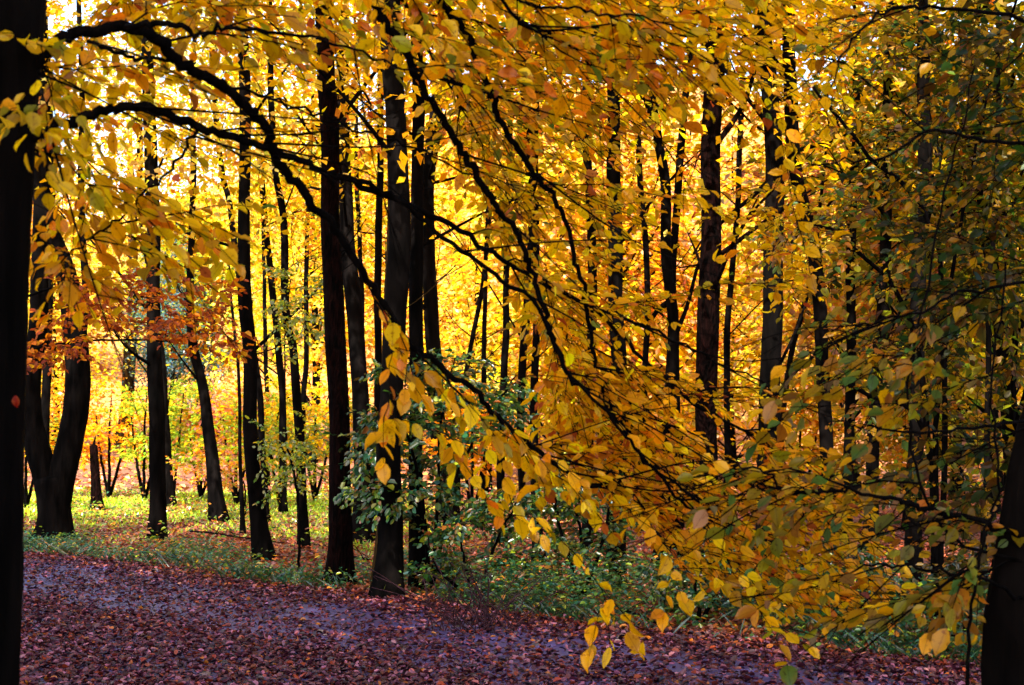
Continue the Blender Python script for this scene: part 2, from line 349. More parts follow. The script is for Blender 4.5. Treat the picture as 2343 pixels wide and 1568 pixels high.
grass('fringe_grass', 5000, lambda n: edge_pts(n, -.15, .9), (.05, .20), [(3, (.012, .045, .012)), (2, (.025, .07, .008)), (2, (.01, .055, .032)), (.5, (.15, .15, .01))],
      'dark green grass fringing the far edge of the path', .006, .6)
x, y = edge_pts(46000, -.1, 2.6, (-8.5, 6)); k = (x > -1.5) | (rng.random(len(x)) < .5); x, y = x[k], y[k]; n = len(x)
hgt = rng.random(n)**1.6*np.interp(x, [-8, -2, 0, 2, 6], [.14, .2, .45, .55, .6])
a = rng.uniform(0, 6.28, n)
o = leaves('ground_cover', np.stack([x, y, gh(x, y)+hgt+.01], -1), np.stack([np.cos(a), np.sin(a), rng.normal(0, .3, n)], -1),
           np.stack([rng.normal(0, .4, n), rng.normal(0, .4, n), np.ones(n)], -1), rng.uniform(.03, .07, n),
           pick(n, [(4, TEAL), (4, (.05, .15, .04)), (2, GRE), (1, DKG), (.7, LIM), (.4, ORA)]), LEAFG, T=MID)
tag(o, 'low teal green plants carpeting the verge behind the path', 'ground cover', kind='stuff')

# low leafy herbs and seedlings scattered through the glade and under the trees on the left
def herb_pts(n):
    x, y = frustum(n, 13, 46, lambda x, y: (along(x, y) < -.1) & (x < 2) & (np.sin(x*2.3+y*.9)+np.sin(y*1.7-x*1.1)+rng.normal(0, .7, len(x)) > .35)); return x, y
x, y = herb_pts(30000); n = len(x); a = rng.uniform(0, 6.28, n)
o = leaves('woodland_herbs', np.stack([x, y, gh(x, y)+.02+rng.random(n)**1.8*.34], -1), np.stack([np.cos(a), np.sin(a), rng.normal(0, .3, n)], -1),
           np.stack([rng.normal(0, .4, n), rng.normal(0, .4, n), np.ones(n)], -1), rng.uniform(.035, .08, n)*(.6+y/40),
           pick(n, [(4, (.12, .27, .015)), (3, (.38, .48, .02)), (2, (.03, .12, .05)), (2, (.5, .14, .02)), (1.5, (.5, .25, .18)), (1, GOLD)]), LEAFG, T=MID)
tag(o, 'low green and rosy seedlings scattered through the glade', 'ground cover', kind='stuff')

# ------------------------------------------------------------------ crowns
def crown_data(nclump, per, rx, rz, size, hollow=.35, flat=.22, cl=(.5, 1.1)):
    """leafy crown centred on the origin: flat drooping sprays gathered in clumps"""
    u = nrm(rng.normal(0, 1, (nclump, 3))); r = (hollow+(1-hollow)*rng.random(nclump)**.6)[:, None]
    c = u*r*np.array([rx, rx, rz])*rng.uniform(.75, 1.12, (nclump, 1))
    rad = rng.uniform(*cl, nclump)
    ci = np.repeat(np.arange(nclump), rng.poisson(per, nclump)); n = len(ci)
    q = rng.normal(0, .5, (n, 3)); q[:, 2] = q[:, 2]*flat
    lay = rng.choice([-1, 0, 1], n)*.33*rad[ci]
    out = nrm(c*np.array([1, 1, .2]))[ci]
    P = c[ci]+q*rad[ci][:, None]; P[:, 2] += lay-.35*((q*out).sum(1))*rad[ci]
    a = rng.uniform(0, 6.28, n)
    D = np.stack([np.cos(a), np.sin(a), rng.normal(-.35, .3, n)], -1)+.5*out
    N = np.stack([rng.normal(0, .5, n), rng.normal(0, .5, n), np.ones(n)], -1)+.35*out
    return P, D, N, rng.uniform(size*.75, size*1.25, n), ci, c
def crown_mesh(name, nclump, per, rx, rz, size, pal, T=LOW, **kw):
    P, D, N, S, ci, c = crown_data(nclump, per, rx, rz, size, **kw)
    col = pick(len(P), pal); tint = rng.lognormal(0, .12, (nclump, 3))[ci]
    o = leaves(name, P, D, N, S, np.clip(col*tint, 0, .95), LEAF, T=T, brown=.15)
    C.objects.unlink(o); return o.data, c

# background trees (share meshes): trunk, limbs, crown
P_BGY = [(5, (.93, .68, .008)), (2.5, GOLD), (4, (.94, .76, .16)), (.8, ORA), (1, (.66, .66, .03))]  # pale yellow entry puts the far glow into the leaf colour
P_BGO = [(4, GOLD), (4, (.90, .33, .02)), (2, YEL), (2.5, (.90, .50, .24)), (.5, RUST)]
P_BGG = [(3, LIM), (3, (.55, .5, .02)), (2, YEL), (2, (.16, .30, .03))]
PROTO = []
for pal, kind in ((P_BGY, 'yellow'), (P_BGO, 'orange'), (P_BGG, 'green'), (P_BGY, 'yellow'), (P_BGO, 'orange'), ([(3, (.14, .34, .42)), (2, (.10, .28, .2)), (1, (.45, .5, .1))], 'bluish')):
    me, cc = crown_mesh('crown', 230, 38, 3.6, 5.2, .21, pal, hollow=.2, cl=(.6, 1.3))
    t = MB(); H = 13
    pth = smooth_path(np.array([[0, 0, -.3], [rng.normal(0, .15), rng.normal(0, .15), 3], [rng.normal(0, .3), rng.normal(0, .3), 7], [0, 0, H]]), 26)
    t.tube(pth, np.linspace(.17, .03, 26), 8, .06, .5)
    to = t.build('trunk', BARK); C.objects.unlink(to)
    b = MB()
    for q in rng.choice(len(cc), 26, replace=False):
        e = cc[q]+np.array([0, 0, 6.6]); h = max(1.2, min(e[2]-.2-.6*np.hypot(e[0], e[1]), 12)); s = pth[int(np.clip((h+.3)/(H+.3)*25, 0, 25))]
        b.tube(smooth_path(np.array([s, (s+e)/2+[0, 0, -.15], e]), 8), np.linspace(.04, .008, 8), 4)
    bo = b.build('limbs', BARK); C.objects.unlink(bo)
    PROTO.append((kind, me, to.data, bo.data))
def child(name, me, parent, loc=(0, 0, 0), color=None, rot=0, sc=(1, 1, 1)):
    o = bpy.data.objects.new(name, me); C.objects.link(o); o.parent = parent; o.location = loc; o.rotation_euler = (0, 0, rot); o.scale = sc
    if color is not None: o.color = (*color, 1)
    return o
def bgtree(px, Y, pi, zs=1.0, sc=1.0, color=(1, 1, 1), label=None, group=None):
    kind, cm, tm, lm = PROTO[pi]; X = (px-CXP)/FPX*Y; z = float(gh(X, Y))
    lab = label or {'yellow': 'yellow leaved tree in the bright wood beyond the glade', 'orange': 'orange leaved tree in the bright wood beyond the glade',
                    'green': 'lime green leaved tree in the bright wood beyond the glade'}[kind]
    r = empty('beech_tree', (X, Y, z), lab, 'tree', group or {'yellow': 'yellow trees of the far wood', 'orange': 'orange trees of the far wood', 'green': 'lime green trees of the far wood'}[kind])
    r.rotation_euler[2] = rng.uniform(0, 6.28); r.scale = (sc, sc, sc*zs)
    child('trunk', tm, r); child('limb', lm, r); child('crown', cm, r, (0, 0, 6.4), color)
    return r
# rows of the wood beyond the glade
USED = set()
FARMARK = [(10, 'the near black trunk at the left margin'), (130, 'the forked tree'), (260, 'the tan leaning trunk'), (361, 'the straight black trunk of the glade'), (480, 'the left leaning trunk'),
           (600, 'the smooth trunk with swept foot'), (690, 'the thin trunks right of the glade'), (785, 'the broad black trunk'), (900, 'the pale trunk'), (1020, 'the bent trunk'), (1150, 'the hanging golden leaves'),
           (1300, 'the slanting boughs at the centre'), (1403, 'the hidden dark trunk'), (1525, 'the forked trunk'), (1625, 'the reddish trunk'), (1760, 'the tall black trunk'), (1880, 'the slanting black trunk'),
           (1990, 'the slim black trunks on the right'), (2105, 'the thick trunk far right'), (2270, 'the dark right margin')]
rows = [(44, 10, 260, 2900), (56, 11, -200, 2600), (70, 11, -250, 2650), (88, 10, -250, 2600)]
for Y0, n, x0, x1 in rows:
    for k in range(n):
        px = x0+(x1-x0)*(k+.5)/n+rng.normal(0, 55); Yk = Y0+rng.normal(0, 3)
        if Y0 < 50 and px < 1000: px = 1000+rng.random()*1500
        pi = int(rng.choice([0, 3, 1, 4, 2], p=[.30, .24, .19, .15, .12]))
        if px > 1100 and rng.random() < .3 and pi in (1, 4): pi = 0
        if px < 330: pi = int(rng.choice([1, 4, 0]))
        if 380 < px < 480 and Y0 < 80: pi = 2
        f = rng.uniform(.85, 1.08); zz, ss, cc_ = rng.uniform(.78, 1.1), rng.uniform(.8, 1.15), (f, f*rng.uniform(.85, 1.08), f)
        if px < -120 or px > 2480: continue
        dist = {44: 'nearer', 56: 'middling', 70: 'farther', 88: 'farthest'}[Y0]
        for lm_ in [b_ for a_, b_ in sorted(FARMARK, key=lambda q_: abs(px-q_[0]))]:
            key = (dist, PROTO[pi][0], lm_)
            if key not in USED: break
        USED.add(key)
        bgtree(px, Yk, pi, zz, ss, cc_, '%s %s tree of the wood seen behind %s' % (dist, {'yellow': 'yellow', 'orange': 'orange', 'green': 'lime green'}[PROTO[pi][0]], lm_), 'trees of the wood beyond the glade')

for px, Yk, lb in ((2080, 27, 'shade-tinted ochre tree crowding behind the thick trunk far right'), (2330, 22, 'shade-darkened olive tree filling the right margin'), (2260, 33, 'shade-tinted olive tree farther behind the right margin'), (1960, 36, 'shade-tinted gold tree behind the slim black trunks on the right')):
    bgtree(px, Yk, 2 if px > 2200 else 4, 1.05, .95, (.38, .36, .3) if px > 2200 else (.6, .55, .5), lb, 'trees of the wood beyond the glade')  # crown tints put the dimness of the right side into the leaves
bgtree(398, 58, 5, 1.2, .62, (.5, .5, .55), 'narrow bluish green tree standing in for a distant blue gap right of the straight black trunk of the glade', 'trees of the wood beyond the glade')  # bluish crown added in place of a gap towards distant blue
# ------------------------------------------------------------------ trees of the middle distance
CROWNS = [crown_mesh('crown', 70, 30, 2.9, 2.9, .13, p, T=LOW, hollow=.15, cl=(.6, 1.2))[0] for p in (P_TOP, P_NEAR, P_BGY, P_ORA)]
def trunk_tree(name, pts, w0, w1, label, Y=None, mat=None, lean=None, limbs=3, crown=True, top=14.0, flare=.35, cat='tree', cz=3.0, group=None, arms=()):
    """pts: (px, py) from the base upward in the photograph; all at about the same distance"""
    base = onground(*pts[0]) if Y is None else at(pts[0][0], pts[0][1], Y)
    Yb = base[1]; base[2] = float(gh(base[0], Yb)); mat = mat or BARK
    P = [base+np.array([0, 0, -.08])]+[at(px, py, Yb+rng.normal(0, .12)) for px, py in pts[1:]]
    P = np.array(P); P = P[np.argsort(P[:, 2])] if P[0][2] > P[1][2] else P
    w0, w1 = w0*1.08, w1*1.12; r0, r1 = w0/2*Yb/FPX, w1/2*Yb/FPX; zt = P[-1][2]
    if top and zt < top-1:
        dr = (P[-1]-P[-2])/(np.linalg.norm(P[-1]-P[-2])+1e-9); dr = dr*.5+np.array([0, 0, .5]); 
        P = np.vstack([P, P[-1]+dr*(top-zt)/max(dr[2], .4)])
    else: top = None
    n = int(max(14, (P[-1][2]-P[0][2])/.16)); Q = smooth_path(P, n)
    zz = Q[:, 2]; Q[:, 0] += .012*np.sin(zz*1.6+rng.uniform(0, 6))+.005*np.sin(zz*4.3+rng.uniform(0, 6)); Q[:, 1] += .02*np.sin(zz*1.7+rng.uniform(0, 6))
    hh = (Q[:, 2]-base[2])
    R = np.where(Q[:, 2] <= zt, r0+(r1-r0)*np.clip(hh/max(zt-base[2], .1), 0, 1), r1*(1-.75*(Q[:, 2]-zt)/max((P[-1][2]-zt), .1)))
    root = empty(name, base, label, cat, group)
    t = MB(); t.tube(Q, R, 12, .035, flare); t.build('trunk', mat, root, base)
    for ap, aw in arms:
        A_ = smooth_path(np.array([at(px, py, Yb+.15*q_) for q_, (px, py) in enumerate(ap)]), 16); b = MB()
        b.tube(A_, np.linspace(aw, aw*.45, 16)/2*Yb/FPX, 7, .05); b.build('branch', mat, root, base)
    for _ in range(limbs):
        h = rng.uniform(2.6, 8.5) if top else rng.uniform(1.2, max(1.3, zt-base[2]))
        j = int(np.argmin(abs(hh-h))); a = rng.uniform(0, 6.28); L = rng.uniform(.7, 2.4)
        e = Q[j]+np.array([math.cos(a), math.sin(a), rng.uniform(.3, 1.3)])*L
        m = (Q[j]+e)/2+rng.normal(0, .12, 3)*L*.5
        b = MB(); b.tube(smooth_path(np.array([Q[j], m, e]), 9), np.linspace(R[j]*.28, .006, 9), 5)
        for _ in range(4):
            s = Q[j]*.0+ (Q[j]*(1-.7)+e*.7 if rng.random() < .5 else m); e2 = s+(e-Q[j])*rng.uniform(.2, .4)+rng.normal(0, .25, 3)
            b.tube(np.array([s, (s+e2)/2+rng.normal(0, .04, 3), e2]), [R[j]*.1+.003, .005, .003], 4)
        b.build('branch', mat, root, base)
    if crown:
        cpos = Q[int(np.argmin(abs(hh-rng.choice([6.6, 7.4, 8.6]))))]-base
        f = rng.uniform(.8, 1.1)
        child('crown', CROWNS[rng.integers(4)], root, (cpos[0]+rng.normal(0, .4), cpos[1]+rng.normal(0, .4), cpos[2]+rng.uniform(.2, 1.2)), (f, f*rng.uniform(.9, 1.05), f), rng.uniform(0, 6.28), (1, 1, rng.uniform(.9, 1.2)))
    return root, base, Q, R
TT = [
 # base first: points, w0, w1, label, kwargs
 ([(105, 1190), (104, 960), (108, 780), (118, 520), (112, 200), (100, 0)], 20, 14, 'slender dark trunk seen through the fork of the forked tree', dict(Y=30)),
 ([(276, 1098), (287, 960), (298, 807), (306, 640), (300, 420)], 30, 17, 'tan trunk leaning right at the far end of the glade, left side', dict(mat=BARKT, flare=.6)),
 ([(361, 1236), (358, 1032), (356, 832), (350, 627), (346, 376), (340, 175), (330, 0)], 35, 24, 'straight black trunk left of the glade, rising from the verge', dict()),
 ([(388, 1158), (378, 980), (371, 832), (345, 640), (322, 450), (318, 200)], 20, 12, 'thinner black trunk close behind the straight one left of the glade', dict()),
 ([(503, 1195), (492, 1100), (481, 1007), (461, 882), (444, 807), (436, 742), (438, 600)], 30, 15, 'trunk leaning left in the middle of the glade, its foot flared', dict(flare=.55, mat=BARKP)),
 ([(604, 1283), (592, 1180), (577, 1032), (569, 807), (556, 652), (562, 426), (560, 200), (550, 0)], 33, 22, 'smooth dark trunk with a swept foot at the right side of the glade', dict(flare=.4, mat=BARK)),
 ([(609, 1195), (597, 932), (575, 780), (547, 627), (527, 476), (506, 390), (490, 200)], 13, 12, 'thin stem crossing behind the smooth trunk with the swept foot', dict()),
 ([(560, 948), (545, 860), (539, 807), (530, 700)], 9, 6, 'very thin curved stem left of the smooth trunk with the swept foot', dict(Y=26, crown=False, top=5, limbs=1)),
 ([(647, 1175), (647, 932), (637, 807), (617, 602), (597, 401), (590, 200), (588, 0)], 16, 12, 'thin wavering trunk first right of the glade', dict()),
 ([(697, 1252), (682, 982), (672, 807), (657, 727), (647, 501), (627, 376), (620, 150)], 22, 12, 'thin trunk second right of the glade, nearer the path', dict()),
 ([(690, 1155), (694, 907), (702, 807), (700, 600), (712, 300)], 13, 8, 'thin trunk third right of the glade, set further back', dict()),
 ([(613, 1100), (612, 997), (609, 832), (603, 600)], 11, 8, 'thin far trunk standing in the yellow light behind the glade', dict(Y=40)),
 ([(781, 1338), (775, 1000), (768, 800), (758, 500), (750, 250), (738, 0)], 48, 36, 'broad black trunk right at the path edge, left of the pale trunk', dict(mat=BARKR, flare=.22)),
 ([(831, 1243), (828, 1000), (818, 781), (800, 620), (790, 480), (785, 200)], 42, 26, 'dark trunk close behind the broad black trunk, bending left as it rises', dict(flare=.3, mat=BARKP)),
 ([(852, 1230), (862, 1050), (864, 832), (866, 580), (868, 380), (872, 100)], 18, 13, 'thin straight trunk between the broad black trunk and the pale trunk', dict(Y=25)),
 ([(826, 1200), (830, 800), (822, 560), (815, 300)], 12, 9, 'thin far trunk in the gap left of the pale trunk', dict(Y=33)),
 ([(888, 1368), (892, 1200), (893, 1000), (901, 806), (908, 620), (911, 426), (905, 250), (895, 0)], 54, 40, 'pale grey trunk with twin foot at the path edge', dict(mat=BARKP, flare=.3)),
 ([(850, 1356), (868, 1200), (877, 1000), (880, 800), (884, 650)], 15, 9, 'slender grey stem hugging the left side of the pale trunk', dict(mat=BARKT, crown=False, limbs=1, top=6)),
 ([(962, 1345), (953, 1150), (951, 980), (951, 652), (958, 430), (956, 190), (950, 0)], 32, 24, 'black trunk just right of the pale trunk', dict(flare=.35)),
 ([(1022, 1200), (1026, 1107), (1001, 982), (991, 806), (981, 577), (976, 426), (1000, 250), (1020, 100)], 36, 26, 'bent trunk behind, sweeping left as it rises right of the pale trunk', dict(mat=BARKP)),
 ([(1112, 1160), (1107, 1007), (1105, 850), (1112, 600)], 13, 9, 'thin far trunk behind the green sapling', dict(Y=30)),
 ([(1150, 1240), (1147, 1057), (1152, 832), (1160, 600)], 18, 13, 'slim trunk rising behind the hanging golden leaves, left one', dict(Y=24)),
 ([(1200, 1260), (1197, 1157), (1190, 900), (1217, 560), (1210, 380), (1200, 100)], 14, 22, 'slim dark trunk half hidden by golden leaves above the bushes', dict(Y=25)),
 ([(1231, 1318), (1227, 1147), (1222, 950), (1225, 700)], 21, 14, 'short visible trunk standing right of the green bush', dict(Y=20)),
 ([(1403, 1366), (1408, 1207), (1418, 857), (1408, 652), (1402, 400), (1403, 100), (1400, 0)], 40, 24, 'dark trunk behind the low right bushes, mostly hidden by golden leaves', dict(Y=16.5)),
 ([(1340, 1260), (1352, 900), (1353, 602), (1347, 426), (1340, 100)], 20, 18, 'dark trunk glimpsed left of the mostly hidden one', dict(Y=23)),
 ([(1508, 1290), (1533, 932), (1540, 760), (1523, 600), (1521, 420), (1505, 300), (1490, 150)], 30, 18, 'trunk that forks at mid height, left of the reddish trunk', dict(Y=20, arms=[([(1533, 690), (1500, 715), (1470, 770)], 16), ([(1535, 790), (1572, 700), (1600, 600), (1650, 520)], 13), ([(1508, 320), (1480, 240), (1440, 120), (1420, 0)], 14)])),
 ([(1545, 1200), (1543, 800), (1540, 640), (1552, 420), (1562, 250), (1590, 0)], 20, 14, 'companion stem against the forked trunk', dict(Y=21)),
 ([(1622, 1320), (1620, 1100), (1615, 800), (1624, 602), (1626, 426), (1633, 200), (1641, 0)], 50, 38, 'straight trunk with rough reddish bark in the right half', dict(Y=17, arms=[([(1640, 330), (1700, 240), (1740, 120), (1790, 0)], 14), ([(1636, 130), (1580, 60), (1540, -40)], 14)], mat=BARKR, flare=.2)),
 ([(1661, 1250), (1662, 950), (1668, 700), (1690, 400), (1700, 100)], 15, 11, 'thin trunk directly behind the reddish trunk', dict(Y=26)),
 ([(1752, 1310), (1757, 1050), (1767, 752), (1769, 451), (1767, 301), (1754, 125), (1742, 0)], 50, 34, 'tall black trunk second from the reddish one, bowed slightly', dict(Y=17, flare=.2, arms=[([(1768, 405), (1720, 450), (1650, 510), (1600, 570)], 13), ([(1760, 880), (1810, 780), (1845, 690)], 10)])),
 ([(1905, 1280), (1885, 900), (1874, 702), (1857, 552), (1822, 401), (1808, 200), (1802, 0)], 30, 28, 'black trunk slanting left towards the top, right of the tall black trunk', dict(Y=20, arms=[([(1820, 345), (1880, 330), (1930, 312), (1955, 285)], 10), ([(1806, 210), (1770, 130), (1720, 40), (1690, -60)], 12)])),
 ([(1775, 1250), (1800, 860), (1838, 700), (1868, 560)], 15, 10, 'thin leaning stem crossing behind the tall black trunk', dict(Y=23, crown=False, top=7)),
 ([(1935, 1280), (1947, 727), (1947, 602), (1956, 301), (1960, 100)], 24, 17, 'slim black trunk in the right half before yellow light', dict(Y=22)),
 ([(1985, 1290), (2015, 727), (2022, 602), (2030, 300)], 28, 22, 'black trunk behind dull orange leaves on the right', dict(Y=21)),
 ([(2085, 1330), (2097, 850), (2105, 552), (2113, 451), (2110, 100)], 34, 28, 'thick trunk far right behind olive leaves', dict(Y=17)),
 ([(2250, 1300), (2262, 700), (2273, 552), (2280, 300)], 14, 9, 'thin stem near the dark right margin', dict(Y=18)),
 ([(1040, 1200), (1060, 900), (1110, 600), (1130, 300)], 12, 8, 'very thin stem behind the bent trunk', dict(Y=32)),
 ([(1460, 1230), (1480, 700), (1462, 350), (1455, 100)], 14, 12, 'thin trunk between the hidden trunk and the forked one', dict(Y=27)),
]
for pts, w0, w1, lab, kw in TT:
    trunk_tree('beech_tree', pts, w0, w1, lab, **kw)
# the forked tree on the left
fb = onground(124, 1236); fb[2] = 0; Yf = fb[1]
root = empty('forked_beech_tree', fb, 'broad black tree dividing low into two limbs at the left', 'tree')
t = MB(); k = Yf/FPX/2
trunkP = smooth_path(np.array([fb+[0, 0, -.08], at(124, 1180, Yf), at(122, 1120, Yf), at(121, 1088, Yf)]), 14)
t.tube(trunkP, np.array([78, 75, 73, 72, 72, 72, 73, 74, 76, 78, 80, 80, 74, 50])*k, 16, .02, .25)
t.build('trunk', BARK, root, fb)
for pts, w0, w1 in (([(118, 1150), (104, 1090), (84, 1020), (70, 940), (72, 850), (88, 740), (92, 600), (100, 300), (90, 0), (80, -600)], 60, 26),
                    ([(126, 1150), (142, 1085), (160, 1010), (174, 930), (178, 840), (165, 700), (148, 620), (112, 520), (88, 400), (70, 200), (50, -500)], 66, 34),
                    ([(176, 860), (196, 700), (190, 560), (185, 400), (188, 200), (180, 0), (175, -400)], 18, 10)):
    Q = smooth_path(np.array([at(a, b, Yf) for a, b in pts]), 60)
    t = MB(); t.tube(Q, np.interp(np.arange(60), [0, 5, 60], [w0*1.1, w0, w1])*k, 14, .03); t.build('limb', BARK, root, fb)
child('crown', CROWNS[1], root, (-1.4, 0, 10), None, 1); child('crown', CROWNS[0], root, (.9, .5, 10.5), None, 2)
# snag
sb = onground(222, 1168); sb[2] = 0
root = empty('tree_stump', sb, 'broken black stump standing right of the forked tree', 'stump')
t = MB(); t.tube(smooth_path(np.array([sb+[0, 0, -.05], at(219, 1090, sb[1]), at(214, 1020, sb[1])]), 12), np.linspace(14, 9, 12)*sb[1]/FPX, 10, .09, .2)
t.build('trunk', BARKR, root, sb)
t = MB(); e = at(214, 1022, sb[1]); t.tube(np.array([e, e+[.02, 0, .12], e+[.05, .02, .26]]), [.045, .03, .006], 6, .1); t.build('splinter', BARKR, root, sb)
# unseen trees added around the camera to close the wood and block light
for (X_, Y_, f) in ((-8.5, 4.5, 1.6), (7.8, 4.5, 1.6), (-1.5, -5.5, 1.7), (-9, -6, 1.7), (7, -6, 1.7), (-14, 11, 1.5), (9, 12.5, 1.5), (1.5, -15, 1.7), (-8, -17, 1.7), (12, -14, 1.7), (-17, -1, 1.7), (15, 2, 1.7)):
    kind, cm, tm, lm = PROTO[3]; z = 0
    r = empty('beech_tree', (X_, Y_, z), 'tall unseen tree added for shade on the near side of the path', 'tree', 'added shade trees behind the path'); r.scale = (f, f, f); r.rotation_euler[2] = rng.uniform(0, 6.28)
    child('trunk', tm, r); child('crown', cm, r, (0, 0, 10.3), (.8, .8, .8), 0, (1.05, 1.05, .95))

# ------------------------------------------------------------------ leafy branch system: boughs, sprays that grow from them, leaves on the sprays
class Shoot:
    def __init__(s, flow, tmpl=HI): s.nodes = []; s.rad = []; s.own = []; s.boughs = []; s.L = {}; s.flow = np.asarray(flow, float); s.T = tmpl
    def bough(s, pts, w0, w1, world=False, n=None, k=8):
        P = np.array(pts, float) if world else np.array([at(*p) for p in pts])
        n = n or max(8, len(pts)*6); Q = smooth_path(P, n); Q[1:-1] += rng.normal(0, .006, (n-2, 3))
        R = np.linspace(w0, w1, n)*.47*(Q[:, 1]/FPX if not world else 1); b = len(s.boughs)
        m = MB(); m.tube(Q, R, k, .05); s.boughs.append(m); s.L[b] = []
        for i_ in range(n):
            s.nodes.append(Q[i_]); s.rad.append(R[i_]); s.own.append(b)
        return b
    def twig_leaves(s, Q, b, size, pal, start, step, tilt, droop):
        seg = np.linalg.norm(np.diff(Q, axis=0), axis=1); cum = np.concatenate([[0], np.cumsum(seg)]); L = cum[-1]
        d_ = np.arange(start*L, L, step)+rng.uniform(0, step*.3); d_ = d_[d_ < L]
        if len(d_) == 0: d_ = np.array([L*.9])
        P = np.stack([np.interp(d_, cum, Q[:, i_]) for i_ in range(3)], -1)
        tan = nrm(Q[-1]-Q[0]); side = nrm(np.cross(tan, [0, 0, 1])); sg = np.where(np.arange(len(d_)) % 2, 1., -1.)[:, None]
        D = tan*rng.uniform(.5, 1.0, (len(d_), 1))+side*sg*rng.uniform(.5, 1.1, (len(d_), 1))+np.array([0, 0, -droop])*rng.uniform(.2, 1.6, (len(d_), 1))
        D = np.vstack([D, tan+[0, 0, -droop*.7]]); P = np.vstack([P, Q[-1]])
        D = nrm(D+rng.normal(0, .3, D.shape)); n = len(P)
        N = np.array([0, 0, 1.])+rng.normal(0, tilt, (n, 3))+np.array([0, -.35, 0])
        s.L[b].append((P, D, N, np.clip(size*rng.lognormal(-.05, .25, n), size*.45, size*1.5), pick(n, pal)))
    def spray(s, tip, size, pal, tilt=.55, droop=.3, nside=3, step=.058, maxlen=2.2, keep=None, reach=.45):
        nd = np.array(s.nodes); q = tip-s.flow*reach
        i_ = int(np.argmin(((nd-q)**2).sum(1))); A = nd[i_]; b = s.own[i_]; d_ = np.linalg.norm(tip-A)
        if d_ > maxlen: return
        r0 = min(s.rad[i_]*.8, .0030+.0045*d_)
        mid = (A+tip)/2+np.array([0, 0, .10*d_])+rng.normal(0, .05, 3)*d_
        n = max(5, int(d_/.09)); Q = smooth_path(np.array([A, mid, tip]), n); Q[1:-1] += rng.normal(0, .006, (n-2, 3))
        R = np.linspace(r0, .0019, n); s.boughs[b].tube(Q, R, 4 if r0 < .008 else 6)
        for j in range(1, n, 2): s.nodes.append(Q[j]); s.rad.append(R[j]); s.own.append(b)
        st = max(.15, 1-.6/max(d_, .01)); s.twig_leaves(Q, b, size, pal, st, step, tilt, droop)
        tan = nrm(tip-A); side = nrm(np.cross(tan, [0, 0, 1]))
        for k_ in range(nside):
            f = rng.uniform(max(.15, 1-.7/max(d_, .01)), .92); j = int(f*(n-1)); l = rng.uniform(.12, .32)*(size/.075)
            sd = (1 if k_ % 2 else -1); e = Q[j]+nrm(tan*.8+side*sd*rng.uniform(.5, 1)+np.array([0, 0, rng.normal(-.15, .2)]))*l
            q2 = smooth_path(np.array([Q[j], (Q[j]+e)/2+[0, 0, .02], e]), 5)
            s.boughs[b].tube(q2, np.linspace(R[j]*.8, .0015, 5), 3); s.twig_leaves(q2, b, size, pal, .15, step, tilt, droop)
    def fill(s, targets, **kw):
        """targets: (N,3) tips; grown in order of distance from what stands"""
        nd = np.array(s.nodes); dd = [((nd-t)**2).sum(1).min() for t in targets]
        for i_ in np.argsort(dd): 
            k2 = dict(kw); 
            if callable(k2['pal']): k2['pal'] = k2['pal'](targets[i_])
            s.spray(targets[i_], **k2)
    def bare(s, n, L=(.35, 1.0), lo=8):
        """hair-thin leafless twigs running out along the flow"""
        nn = len(s.nodes)
        for _ in range(n):
            i_ = int(rng.integers(nn)); A = s.nodes[i_]; b = s.own[i_]; l = rng.uniform(*L)
            dr = nrm(s.flow*np.array([1, .4, 1.1])+rng.normal(0, .28, 3)+np.array([0, -.1, 0])); e = A+dr*l
            Q = smooth_path(np.array([A, (A+e)/2+rng.normal(0, .05, 3)*l, e]), 9); r0 = min(s.rad[i_]*.7, .0045)
            s.boughs[b].tube(Q, np.linspace(r0, .0014, 9), 4)
            for j in (3, 5, 6):
                e2 = Q[j]+nrm(dr+rng.normal(0, .5, 3))*l*.35; s.boughs[b].tube(np.array([Q[j], (Q[j]+e2)/2+[0, 0, .01], e2]), [.002, .0017, .0012], 3)
    def build(s, root, origin, name='bough', mat=None, lmat=None, label=None, brown=.18, leafname='foliage'):
        for b, m in enumerate(s.boughs):
            o = m.build(name, mat or TWIG, root, origin)
            if s.L[b]:
                a = [np.vstack([x[i_] for x in s.L[b]]) if s.L[b][0][i_].ndim == 2 else np.concatenate([x[i_] for x in s.L[b]]) for i_ in range(5)]
                leaves(leafname, a[0], a[1], a[2], a[3], a[4], lmat or (LEAFV if s.T is HI else LEAF), o, T=s.T, origin=origin, brown=brown)
    def count(s): return sum(len(x[0]) for v in s.L.values() for x in v)
def inpoly(px, py, poly):
    c = False; n = len(poly)
    for i_ in range(n):
        x1, y1 = poly[i_]; x2, y2 = poly[i_-1]
        if (y1 > py) != (y2 > py) and px < (x2-x1)*(py-y1)/(y2-y1)+x1: c = not c
    return c
def sample_poly(poly, n, y0, y1, holes=(), keep=.15):
    out = []; xs = [p[0] for p in poly]; ys = [p[1] for p in poly]
    while len(out) < n:
        px, py = rng.uniform(min(xs), max(xs)), rng.uniform(min(ys), max(ys))
        if not inpoly(px, py, poly): continue
        if any((px-hx)**2/rx**2+(py-hy)**2/ry**2 < 1 for hx, hy, rx, ry in holes) and rng.random() > keep: continue
        out.append(at(px, py, rng.uniform(y0, y1)))
    return np.array(out)

